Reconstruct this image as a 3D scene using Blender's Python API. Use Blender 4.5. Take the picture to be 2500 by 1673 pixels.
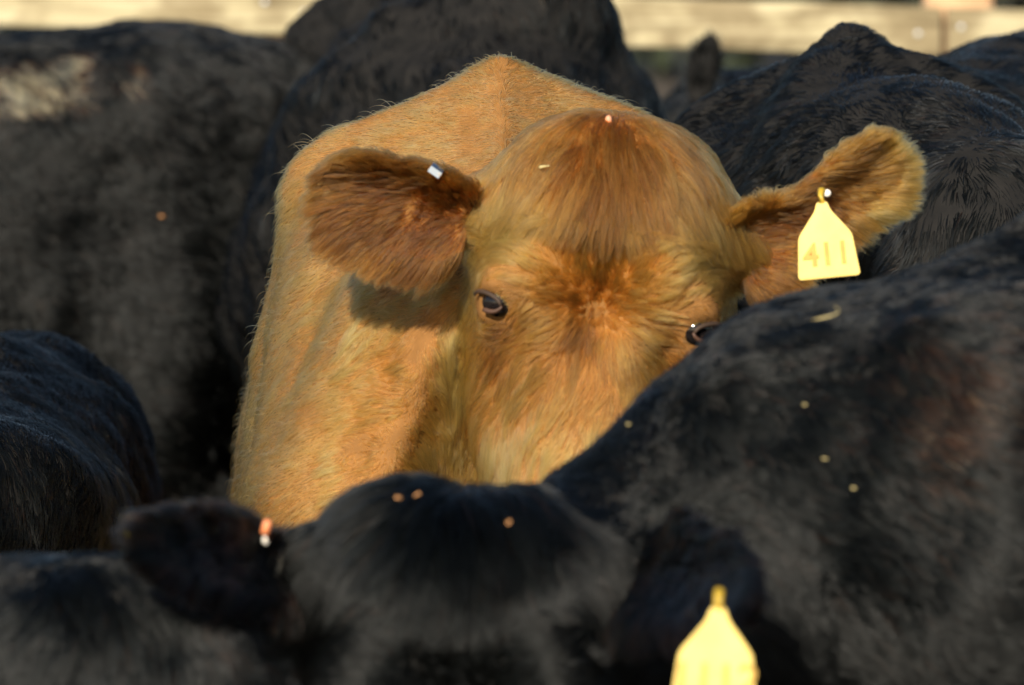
import bpy, math, random
import numpy as np
from mathutils import Vector, Matrix

# ----------------------------------------------------------------- clearing
for o in list(bpy.data.objects):
    bpy.data.objects.remove(o, do_unlink=True)
scene = bpy.context.scene
COL = scene.collection
rad = math.radians

# ----------------------------------------------------------------- camera
CAM_H, PITCH, LENS, SENSOR = 1.62, 5.0, 200.0, 36.0
cam_d = bpy.data.cameras.new('camera')
cam = bpy.data.objects.new('camera', cam_d)
COL.objects.link(cam)
cam.location = (0, 0, CAM_H)
cam.rotation_euler = (rad(90 - PITCH), 0, 0)
cam_d.lens = LENS
cam_d.sensor_width = SENSOR
cam_d.clip_end = 500
cam_d.dof.use_dof = True
cam_d.dof.focus_distance = 6.38
cam_d.dof.aperture_fstop = 6.3
scene.camera = cam

# ----------------------------------------------------------------- sky and sun
SUN_EL, SUN_AZ = 28.0, 15.0            # degrees up, degrees to the left behind the camera
w = bpy.data.worlds.new('World')
scene.world = w
w.use_nodes = True
nt = w.node_tree
bg = nt.nodes['Background']
sky = nt.nodes.new('ShaderNodeTexSky')
sky.sky_type = 'NISHITA'
sky.sun_disc = False
sky.sun_elevation = rad(SUN_EL)
sky.sun_rotation = rad(180 + SUN_AZ)
nt.links.new(sky.outputs['Color'], bg.inputs['Color'])
bg.inputs['Strength'].default_value = 0.055
sl = bpy.data.lights.new('sun', 'SUN')
sl.energy = 4.6
sl.angle = rad(0.5)
sl.color = (1.0, 0.90, 0.75)
sun = bpy.data.objects.new('sun', sl)
COL.objects.link(sun)
sdir = Vector((-math.sin(rad(SUN_AZ)) * math.cos(rad(SUN_EL)), -math.cos(rad(SUN_AZ)) * math.cos(rad(SUN_EL)), math.sin(rad(SUN_EL))))
sun.rotation_euler = sdir.to_track_quat('Z', 'Y').to_euler()
sun.location = (-3, -4, 6)

scene.view_settings.view_transform = 'Standard'
scene.view_settings.look = 'None'
scene.view_settings.exposure = 0.82
scene.view_settings.gamma = 1.0
scene.render.engine = 'CYCLES'
scene.cycles.max_bounces = 5
scene.cycles.transparent_max_bounces = 8
scene.cycles.use_denoising = True

# ----------------------------------------------------------------- numeric helpers
CT, ST = math.cos(rad(PITCH)), math.sin(rad(PITCH))


def P(px, py, d):
    """a point of the place: pixel of the 2500x1673 photograph at a distance d metres along the lens axis"""
    k = SENSOR / LENS * d / 2500
    x = (px - 1250) * k
    v = (836.5 - py) * k
    return np.array([x, d * CT + v * ST, CAM_H - d * ST + v * CT])


def project(p):
    x, y, z = p[:, 0], p[:, 1], p[:, 2] - CAM_H
    d = y * CT - z * ST
    v = y * ST + z * CT
    k = LENS / SENSOR * 2500 / np.maximum(d, .01)
    return 1250 + x * k, 836.5 - v * k, d


def unit(v):
    v = np.asarray(v, float)
    return v / np.maximum(np.linalg.norm(v, axis=-1, keepdims=True), 1e-9)


def _hash(ix, iy, iz, seed):
    h = (ix.astype(np.int64) * 374761393 + iy.astype(np.int64) * 668265263 + iz.astype(np.int64) * 2147483647 + seed * 974634777) & 0xFFFFFFFF
    h = ((h ^ (h >> 13)) * 1274126177) & 0xFFFFFFFF
    h = ((h ^ (h >> 16)) * 2246822519) & 0xFFFFFFFF
    return ((h ^ (h >> 15)) & 0xFFFF).astype(np.float32) / 32767.5 - 1.0


def noise(p, size, seed=0):
    """smooth value noise in -1..1 at feature size (metres)"""
    q = p / size
    i = np.floor(q)
    f = (q - i).astype(np.float32)
    f = f * f * (3 - 2 * f)
    i = i.astype(np.int64)
    r = 0
    for dx in (0, 1):
        wx = f[..., 0] if dx else 1 - f[..., 0]
        for dy in (0, 1):
            wy = f[..., 1] if dy else 1 - f[..., 1]
            for dz in (0, 1):
                wz = f[..., 2] if dz else 1 - f[..., 2]
                r = r + wx * wy * wz * _hash(i[..., 0] + dx, i[..., 1] + dy, i[..., 2] + dz, seed)
    return r


def noise3(p, size, seed=0):
    return np.stack([noise(p, size, seed + k * 17) for k in range(3)], -1)


def smin(a, b, k):
    h = np.maximum(k - np.abs(a - b), 0) / k
    return np.minimum(a, b) - h * h * k * .25


def smax(a, b, k):
    return -smin(-a, -b, k)


def cone(p, a, b, ra, rb):
    a = np.asarray(a, np.float32); b = np.asarray(b, np.float32)
    ab = b - a
    t = np.clip(((p - a) @ ab) / float(ab @ ab), 0, 1)
    return np.linalg.norm(p - a - t[..., None] * ab, axis=-1) - (ra + (rb - ra) * t)


def ell(p, c, r):
    q = (p - np.asarray(c, np.float32)) / np.asarray(r, np.float32)
    k = np.linalg.norm(q, axis=-1)
    return (k - 1) * min(r)


def surface_nets(f, X, Y, Z):
    """closed surface of f = 0 on a (possibly uneven) grid"""
    s = f < 0
    nx, ny, nz = f.shape
    cnt = np.zeros((nx - 1, ny - 1, nz - 1), np.int8)
    for dx in (0, 1):
        for dy in (0, 1):
            for dz in (0, 1):
                cnt += s[dx:nx - 1 + dx, dy:ny - 1 + dy, dz:nz - 1 + dz]
    act = (cnt > 0) & (cnt < 8)
    ci, cj, ck = np.nonzero(act)
    idx = -np.ones(act.shape, np.int64)
    idx[ci, cj, ck] = np.arange(len(ci))
    acc = np.zeros((len(ci), 3)); num = np.zeros(len(ci))
    ax = (X, Y, Z)
    corners = [(a, b, c) for a in (0, 1) for b in (0, 1) for c in (0, 1)]
    for a in corners:
        for e in range(3):
            if a[e]:
                continue
            b = list(a); b[e] = 1
            fa = f[ci + a[0], cj + a[1], ck + a[2]]
            fb = f[ci + b[0], cj + b[1], ck + b[2]]
            m = (fa < 0) != (fb < 0)
            t = np.where(m, fa / np.where(m, fa - fb, 1), 0)
            pa = np.stack([X[ci + a[0]], Y[cj + a[1]], Z[ck + a[2]]], -1)
            pb = np.stack([X[ci + b[0]], Y[cj + b[1]], Z[ck + b[2]]], -1)
            acc += (pa + (pb - pa) * t[:, None]) * m[:, None]
            num += m
    V = acc / num[:, None]
    F = []
    for e in range(3):
        o1, o2 = [(1, 2), (2, 0), (0, 1)][e]
        sl0 = [slice(None)] * 3; sl1 = [slice(None)] * 3
        sl0[e] = slice(0, -1); sl1[e] = slice(1, None)
        d = s[tuple(sl0)] != s[tuple(sl1)]
        i = np.array(np.nonzero(d))
        ok = (i[o1] > 0) & (i[o2] > 0) & (i[o1] < f.shape[o1] - 1) & (i[o2] < f.shape[o2] - 1)
        i = i[:, ok]
        up = s[tuple(sl0)][tuple(i)]
        q = []
        for (u, v) in ((0, 0), (1, 0), (1, 1), (0, 1)):
            j = i.copy()
            j[o1] -= u; j[o2] -= v
            q.append(idx[j[0], j[1], j[2]])
        q = np.stack(q, -1)
        q[~up] = q[~up][:, ::-1]
        F.append(q)
    F = np.concatenate(F)
    F = F[(F >= 0).all(1)]
    return V, F


def relax(V, F, it, amt=.5):
    n = len(V)
    E = np.concatenate([F[:, [0, 1]], F[:, [1, 2]], F[:, [2, 3]], F[:, [3, 0]]])
    E = np.concatenate([E, E[:, ::-1]])
    deg = np.bincount(E[:, 0], minlength=n).astype(float)
    for _ in range(it):
        m = np.stack([np.bincount(E[:, 0], V[E[:, 1], k], n) for k in range(3)], -1) / np.maximum(deg, 1)[:, None]
        V = V + (m - V) * amt
    return V


def vnormals(V, F):
    n = np.cross(V[F[:, 2]] - V[F[:, 0]], V[F[:, 3]] - V[F[:, 1]])
    N = np.zeros_like(V)
    for k in range(4):
        for c in range(3):
            N[:, c] += np.bincount(F[:, k], n[:, c], len(V))
    return unit(N)


# ----------------------------------------------------------------- scene helpers
def empty(name, loc=(0, 0, 0), rz=0.0):
    o = bpy.data.objects.new(name, None)
    o.empty_display_size = .1
    COL.objects.link(o)
    o.location = tuple(loc)
    o.rotation_euler = (0, 0, rz)
    return o


def tag(o, label=None, cat=None, group=None, kind=None):
    if label: o['label'] = label
    if cat: o['category'] = cat
    if group: o['group'] = group
    if kind: o['kind'] = kind
    return o


def mesh_obj(name, V, F, m, parent=None, smooth=True):
    me = bpy.data.meshes.new(name)
    V = np.asarray(V, float)
    me.from_pydata([tuple(v) for v in V], [], [tuple(int(i) for i in f) for f in F])
    me.update()
    if smooth:
        me.polygons.foreach_set('use_smooth', np.ones(len(me.polygons), bool))
    if m:
        me.materials.append(m)
    o = bpy.data.objects.new(name, me)
    COL.objects.link(o)
    if parent: o.parent = parent
    return o


class MB:
    """collects shapes for one mesh"""
    def __init__(s): s.V = []; s.F = []

    def add(s, V, F):
        b = len(s.V)
        s.V += [tuple(v) for v in V]
        s.F += [tuple(i + b for i in f) for f in F]

    def box(s, c, size, R=None, bev=0.0):
        c = np.array(c, float); h = np.array(size, float) / 2
        if bev <= 0:
            V = [np.array([x, y, z]) * h for x in (-1, 1) for y in (-1, 1) for z in (-1, 1)]
            F = [(0, 1, 3, 2), (4, 6, 7, 5), (0, 4, 5, 1), (2, 3, 7, 6), (0, 2, 6, 4), (1, 5, 7, 3)]
        else:
            V, F = [], []
            # 8 corners, 3 verts each
            idx = {}
            for x in (-1, 1):
                for y in (-1, 1):
                    for z in (-1, 1):
                        sg = np.array([x, y, z])
                        for a in range(3):
                            v = sg * (h - bev); v[a] = sg[a] * h[a]
                            idx[(x, y, z, a)] = len(V); V.append(v)
            for a in range(3):
                b, d = (a + 1) % 3, (a + 2) % 3
                for sgn in (-1, 1):
                    q = []
                    for (u, t) in ((-1, -1), (1, -1), (1, 1), (-1, 1)):
                        k = [0, 0, 0]; k[a] = sgn; k[b] = u; k[d] = t
                        q.append(idx[(*k, a)])
                    F.append(q if sgn > 0 else q[::-1])
                for u in (-1, 1):
                    for t in (-1, 1):
                        k0 = [0, 0, 0]; k1 = [0, 0, 0]
                        k0[a] = -1; k1[a] = 1; k0[b] = k1[b] = u; k0[d] = k1[d] = t
                        q = [idx[(*k0, b)], idx[(*k1, b)], idx[(*k1, d)], idx[(*k0, d)]]
                        F.append(q if u * t < 0 else q[::-1])
            for x in (-1, 1):
                for y in (-1, 1):
                    for z in (-1, 1):
                        q = [idx[(x, y, z, a)] for a in range(3)]
                        F.append(q if x * y * z > 0 else q[::-1])
        if R is not None: V = [np.asarray(R) @ v for v in V]
        s.add([v + c for v in V], F)

    def tube(s, pts, r, seg=10, cap=True):
        pts = [np.array(p, float) for p in pts]
        r = list(r) if hasattr(r, '__len__') else [r] * len(pts)
        V, F = [], []
        for k, p in enumerate(pts):
            t = unit(pts[min(k + 1, len(pts) - 1)] - pts[max(k - 1, 0)])
            a = unit(np.cross(t, [0, 0, 1] if abs(t[2]) < .9 else [1, 0, 0])); b = np.cross(t, a)
            for j in range(seg):
                an = 2 * math.pi * j / seg
                V.append(p + r[k] * (math.cos(an) * a + math.sin(an) * b))
        for k in range(len(pts) - 1):
            for j in range(seg):
                F.append((k * seg + j, (k + 1) * seg + j, (k + 1) * seg + (j + 1) % seg, k * seg + (j + 1) % seg))
        if cap:
            F.append(tuple(range(seg))); F.append(tuple((len(pts) - 1) * seg + j for j in range(seg))[::-1])
        s.add(V, F)

    def ball(s, c, r, R=None, nu=16, nv=10):
        V, F = [], []
        r = np.array(r if hasattr(r, '__len__') else (r, r, r), float)
        for i in range(nv + 1):
            th = math.pi * i / nv
            for j in range(nu):
                ph = 2 * math.pi * j / nu
                v = np.array([math.sin(th) * math.cos(ph), math.sin(th) * math.sin(ph), math.cos(th)]) * r
                if R is not None: v = np.asarray(R) @ v
                V.append(v + np.array(c))
        for i in range(nv):
            for j in range(nu):
                F.append((i * nu + j, (i + 1) * nu + j, (i + 1) * nu + (j + 1) % nu, i * nu + (j + 1) % nu))
        s.add(V, F)

    def plate(s, outline, th, R, c, inset=0.0):
        """flat outline (u,v) extruded by th along the third axis of R, with a small chamfer"""
        n = len(outline)
        R = np.asarray(R); c = np.array(c)
        pts = np.array(outline, float)
        cen = pts.mean(0)
        small = cen + (pts - cen) * (1 - inset)
        rings = [(small, -th / 2), (pts, -th / 2 * .5), (pts, th / 2 * .5), (small, th / 2)]
        V = []
        for pr, z in rings:
            for u, v in pr: V.append(R @ np.array([u, v, z]) + c)
        F = [tuple(range(n))[::-1], tuple(3 * n + i for i in range(n))]
        for k in range(3):
            for i in range(n):
                F.append((k * n + i, k * n + (i + 1) % n, (k + 1) * n + (i + 1) % n, (k + 1) * n + i))
        s.add(V, F)

    def build(s, name, m, parent=None, smooth=False):
        return mesh_obj(name, s.V, s.F, m, parent, smooth)


# ----------------------------------------------------------------- materials
def mat(name):
    m = bpy.data.materials.new(name)
    m.use_nodes = True
    return m, m.node_tree.nodes, m.node_tree.links, m.node_tree.nodes['Principled BSDF']


def ramp(N, stops):
    r = N.new('ShaderNodeValToRGB')
    while len(r.color_ramp.elements) < len(stops): r.color_ramp.elements.new(.5)
    for e, (p, c) in zip(r.color_ramp.elements, stops):
        e.position = p; e.color = (*c, 1)
    return r


def fur_material(name, stops, rough=.35, spec=.5, hairy=True, ior=1.5):
    """strand colour read from each strand's own tint (0..1)"""
    m, N, L, b = mat(name)
    at = N.new('ShaderNodeAttribute'); at.attribute_name = 'tint'
    r = ramp(N, stops)
    L.new(at.outputs['Fac'], r.inputs['Fac'])
    if hairy:
        h = N.new('ShaderNodeBsdfHairPrincipled')
        h.model = 'CHIANG'
        h.parametrization = 'COLOR'
        h.inputs['Roughness'].default_value = rough
        h.inputs['Radial Roughness'].default_value = .5
        h.inputs['Random Roughness'].default_value = .2
        h.inputs['IOR'].default_value = ior
        L.new(r.outputs['Color'], h.inputs['Color'])
        L.new(h.outputs[0], N['Material Output'].inputs['Surface'])
        N.remove(b)
    else:
        L.new(r.outputs['Color'], b.inputs['Base Color'])
        b.inputs['Roughness'].default_value = rough
        b.inputs['Specular IOR Level'].default_value = spec
    return m


def skin_material(name, c0, c1, rough=.8):
    m, N, L, b = mat(name)
    tc = N.new('ShaderNodeTexCoord')
    n = N.new('ShaderNodeTexNoise'); n.inputs['Scale'].default_value = 40; n.inputs['Detail'].default_value = 6
    r = ramp(N, [(.3, c0), (.7, c1)])
    L.new(tc.outputs['Object'], n.inputs['Vector']); L.new(n.outputs['Fac'], r.inputs['Fac'])
    L.new(r.outputs['Color'], b.inputs['Base Color'])
    b.inputs['Roughness'].default_value = rough
    b.inputs['Specular IOR Level'].default_value = .15
    bp = N.new('ShaderNodeBump'); bp.inputs['Strength'].default_value = .5; bp.inputs['Distance'].default_value = .004
    L.new(n.outputs['Fac'], bp.inputs['Height']); L.new(bp.outputs['Normal'], b.inputs['Normal'])
    return m


RED_FUR = fur_material('red_coat', [(0.0, (.040, .014, .003)), (.3, (.15, .054, .010)), (.65, (.56, .212, .042)), (1, (.84, .44, .122))], rough=.36, ior=1.30)
BLACK_FUR = fur_material('black_coat', [(0.0, (.0006, .0007, .0007)), (.30, (.0018, .0022, .0022)), (.55, (.0070, .0085, .0085)), (.66, (.010, .0115, .0112)), (.74, (.032, .014, .009)), (.86, (.058, .027, .016)), (.92, (.40, .28, .12)), (1, (.74, .53, .24))], rough=.27, ior=1.275)
RED_SKIN = skin_material('red_hide', (.16, .075, .02), (.24, .115, .035))
BLACK_SKIN = skin_material('black_hide', (.006, .006, .006), (.014, .013, .012))


def simple(name, c, rough=.5, metal=0, spec=.5, noise_amt=.12, scale=60, sss=0.0):
    m, N, L, b = mat(name)
    tc = N.new('ShaderNodeTexCoord')
    n = N.new('ShaderNodeTexNoise'); n.inputs['Scale'].default_value = scale; n.inputs['Detail'].default_value = 4
    lo = tuple(max(0, x * (1 - noise_amt)) for x in c); hi = tuple(min(1, x * (1 + noise_amt)) for x in c)
    r = ramp(N, [(.3, lo), (.7, hi)])
    L.new(tc.outputs['Object'], n.inputs['Vector']); L.new(n.outputs['Fac'], r.inputs['Fac'])
    L.new(r.outputs['Color'], b.inputs['Base Color'])
    b.inputs['Roughness'].default_value = rough
    b.inputs['Metallic'].default_value = metal
    b.inputs['Specular IOR Level'].default_value = spec
    return m


M_EYE = simple('dark_eye', (.008, .006, .006), rough=.08, spec=.6)
M_LID = simple('pink_eyelid', (.065, .030, .017), rough=.6)
M_LID_BROWN = simple('brown_eyelid', (.035, .018, .009), rough=.7)
M_LID_BLACK = simple('black_eyelid', (.015, .013, .012), rough=.5)
M_TAG = simple('yellow_plastic', (.88, .66, .20), rough=.42, noise_amt=.12, scale=45)
M_TAG_NECK = simple('shaded_tag_yellow', (.45, .30, .03), rough=.4)  # darker than the tag panel: the ear's shade put into the colour
M_INK = simple('faded_ink', (.52, .33, .07), rough=.6)
M_NAIL = simple('galvanised_nail', (.5, .52, .52), rough=.5, metal=.6)
M_METAL = simple('clip_steel', (.75, .76, .78), rough=.16, metal=1, noise_amt=.03)
M_PIN = simple('white_stud', (.8, .76, .68), rough=.4)
M_ORANGE = simple('orange_stud', (.75, .25, .10), rough=.4)
M_STRAW = simple('straw', (.46, .38, .17), rough=.6)
M_STRAW_Y = simple('yellow_straw', (.85, .66, .08), rough=.6)
M_STRAW_O = simple('orange_chaff', (.50, .24, .09), rough=.6)
M_HOOF = simple('hoof_horn', (.03, .025, .02), rough=.5)

# ----------------------------------------------------------------- the cow as a solid
U = np.linspace(0, 1, 40)
SECS = [
    (-.47, .74, 1.00, [(0, 0), (1, 0)]),
    (-.42, .68, 1.06, [(0, 0), (.25, .08), (.5, .12), (.8, .09), (1, 0)]),
    (-.32, .61, 1.16, [(0, 0), (.12, .08), (.3, .16), (.55, .19), (.8, .15), (.93, .08), (1, 0)]),
    (-.17, .56, 1.29, [(0, 0), (.05, .04), (.12, .11), (.22, .19), (.35, .235), (.5, .255), (.75, .23), (.92, .13), (1, 0)]),
    (-.02, .54, 1.385, [(0, 0), (.018, .028), (.046, .085), (.070, .140), (.102, .200), (.135, .240), (.170, .252), (.245, .258), (.35, .264), (.43, .274), (.51, .284), (.6, .288), (.8, .26), (.93, .15), (1, 0)]),
    (.15, .52, 1.36, [(0, 0), (.02, .045), (.05, .09), (.1, .16), (.17, .22), (.3, .26), (.5, .295), (.65, .3), (.85, .24), (.95, .13), (1, 0)]),
    (.50, .50, 1.33, [(0, 0), (.01, .05), (.04, .11), (.1, .19), (.2, .26), (.4, .32), (.6, .335), (.8, .285), (.93, .17), (1, 0)]),
    (.85, .55, 1.35, [(0, 0), (.01, .06), (.04, .13), (.09, .2), (.16, .26), (.35, .3), (.6, .31), (.85, .22), (1, 0)]),
    (1.02, .60, 1.365, [(0, 0), (.01, .07), (.04, .14), (.085, .225), (.13, .25), (.25, .262), (.5, .27), (.8, .2), (1, 0)]),
    (1.20, .66, 1.335, [(0, 0), (.01, .05), (.06, .12), (.2, .2), (.5, .23), (.8, .17), (1, 0)]),
    (1.32, .75, 1.29, [(0, 0), (.02, .04), (.2, .12), (.5, .16), (.8, .12), (1, 0)]),
    (1.40, .88, 1.18, [(0, 0), (1, 0)]),
]
SY = np.array([s[0] for s in SECS]); SB = np.array([s[1] for s in SECS]); STP = np.array([s[2] for s in SECS])
SW = np.array([np.interp(U, *zip(*s[3])) for s in SECS])


def torso(p, belly=1.0):
    y = p[..., 1]; z = p[..., 2]
    zb = np.interp(y, SY, SB); zt = np.interp(y, SY, STP)
    u = np.clip((zt - z) / (zt - zb), 0, 1) * (len(U) - 1)
    k = np.clip(np.searchsorted(SY, y) - 1, 0, len(SY) - 2)
    t = np.clip((y - SY[k]) / (SY[k + 1] - SY[k]), 0, 1)
    ui = np.minimum(u.astype(int), len(U) - 2); uf = u - ui
    w0 = SW[k, ui] * (1 - uf) + SW[k, ui + 1] * uf
    w1 = SW[k + 1, ui] * (1 - uf) + SW[k + 1, ui + 1] * uf
    wd = (w0 * (1 - t) + w1 * t)
    wd = wd * (1 + (belly - 1) * np.clip(y / .4, 0, 1))
    f = (np.abs(p[..., 0]) - wd) * .8
    f = np.maximum(f, np.maximum(z - zt, zb - z))
    f = np.maximum(f, np.maximum(SY[0] - y, y - SY[-1]))
    return f


HS = np.array([-.200, -.192, -.175, -.148, -.105, -.045, 0, .06, .12, .2, .28, .34, .38, .405])
HW = np.array([.015, .058, .086, .107, .121, .122, .118, .104, .090, .075, .067, .068, .058, .015])
HF = np.array([-.075, -.05, -.03, -.012, .002, .004, -.002, -.006, -.003, .002, .0, -.004, -.018, -.05])
HB = np.array([-.095, -.12, -.145, -.175, -.20, -.22, -.24, -.25, -.24, -.2, -.16, -.135, -.115, -.08])


def head_sdf(q):
    """q = (lateral, down the face, out of the forehead), metres of a full grown head"""
    a, s, n = q[..., 0], q[..., 1], q[..., 2]
    aa = np.abs(a)
    W = np.interp(s, HS, HW); Fr = np.interp(s, HS, HF); Bk = np.interp(s, HS, HB)
    Fr = Fr - .023 * np.exp(-((a - .004) / .026) ** 2 - ((s + .005) / .050) ** 2)          # hollow at the whorl
    Fr = Fr + .021 * np.exp(-((aa - .068) / .03) ** 2 - ((s + .05) / .055) ** 2)   # brows
    Fr = Fr + .014 * np.exp(-(a / .06) ** 2 - ((s + .13) / .05) ** 2)              # forelock pad
    W = W - .014 * np.exp(-((s - .085) / .05) ** 2)
    c = (Fr + Bk) / 2; D = (Fr - Bk) / 2
    pw = 2.5
    r = ((aa / W) ** pw + (np.abs(n - c) / D) ** pw) ** (1 / pw)
    f = (r - 1) * np.minimum(W, D) * .9
    f = np.maximum(f, np.maximum(HS[0] - s, s - HS[-1]))
    qa = np.stack([aa, s, n], -1)
    f = smin(f, ell(qa, (.092, -.008, -.042), (.036, .040, .040)), .03)      # orbit
    f = smin(f, ell(qa, (.083, .10, -.10), (.022, .06, .03)), .03)          # facial crest
    f = smin(f, ell(qa, (.085, .03, -.17), (.03, .09, .06)), .04)           # cheek
    f = smax(f, -ell(qa, (.076, .048, .006), (.023, .040, .032)), .025)      # hollow below the inner eye corner
    f = smax(f, -ell(qa, (.142, -.048, -.05), (.020, .045, .032)), .03)     # temple
    f = smax(f, -ell(qa, (.114, .004, -.006), (.022, .0105, .022)), .006)    # eye opening
    f = smax(f, -ell(qa, (.05, .335, .0), (.014, .02, .02)), .015)          # nostril
    f = smin(f, cone(qa, (.10, -.085, -.10), (.135, -.085, -.105), .05, .035), .03)   # ear root
    return f


def head_frame(s, n, size=1.0):
    s = unit(s); n = np.asarray(n, float); n = unit(n - s * (n @ s))
    l = np.cross(n, s)      # lateral: to the right as seen by someone facing the cow
    return np.stack([l, s, n], 0) * 1.0


def ear_sheet(root, axis, wide, face, L, hw, cup, bend=0.0, fold=None, prof=None, nu=18, nv=14):
    """curved leaf; returns verts, quads, comb direction, edge weight"""
    axis = unit(axis); face = unit(np.asarray(face) - axis * (np.asarray(face) @ axis)); wide = np.cross(face, axis)
    uu = np.linspace(0, 1, nu); vv = np.linspace(-1, 1, nv)
    prof = np.interp(uu, [0, .15, .4, .65, .85, .95, 1], prof or [.5, .78, 1, .95, .68, .4, .1])
    top, bot = [], []
    comb, edge = [], []
    for i, u in enumerate(uu):
        for j, v in enumerate(vv):
            h = hw * prof[i]
            cp = cup * (1 - .35 * u)
            ang = v * cp
            off = wide * (math.sin(ang) / max(cp, .01) * h) + face * ((1 - math.cos(ang)) / max(cp, .01) * h)
            c = root + axis * (L * u) + face * (bend * L * u * u) + (fold(u, v) if fold is not None else 0)
            pt = c + off
            fn = unit(face * math.cos(ang) - wide * math.sin(ang))
            th = .006 * (1 - .75 * abs(v) ** 2) * (1 - .6 * u) + .0015
            top.append(pt + fn * th); bot.append(pt - fn * th)
            comb.append(axis * (.5 + u) + wide * (v * (1.3 - .5 * u)))
            edge.append(max(abs(v) ** 2, u ** 3))
    n = nu * nv
    V = np.array(top + bot)
    F = []
    for i in range(nu - 1):
        for j in range(nv - 1):
            a, b, c, d = i * nv + j, (i + 1) * nv + j, (i + 1) * nv + j + 1, i * nv + j + 1
            F.append((a, d, c, b)[::-1]); F.append((n + a, n + b, n + c, n + d)[::-1])
    rim = [(i * nv) for i in range(nu)] + [((nu - 1) * nv + j) for j in range(1, nv)] + [(i * nv + nv - 1) for i in range(nu - 2, -1, -1)] + [j for j in range(nv - 2, 0, -1)]
    for k in range(len(rim)):
        a, b = rim[k], rim[(k + 1) % len(rim)]
        F.append((a, b, n + b, n + a)[::-1])
    F = np.array(F)
    # make the outer side face outwards
    g = vnormals(V, F)
    if (g[:n] @ face).mean() < 0: F = F[:, ::-1]
    return V, F, np.array(comb + comb), np.array(edge + edge)


def axis_grid(lo, hi, fine, coarse, f0, f1):
    """uneven grid line: fine between f0 and f1, growing to coarse outside"""
    r = [f0]
    while r[-1] < f1: r.append(r[-1] + fine)
    st = fine; up = [r[-1]]
    while up[-1] < hi: st = min(coarse, st * 1.12); up.append(up[-1] + st)
    st = fine; dn = [r[0]]
    while dn[-1] > lo: st = min(coarse, st * 1.12); dn.append(dn[-1] - st)
    return np.array(dn[:0:-1] + r + up[1:], np.float32)


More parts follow.
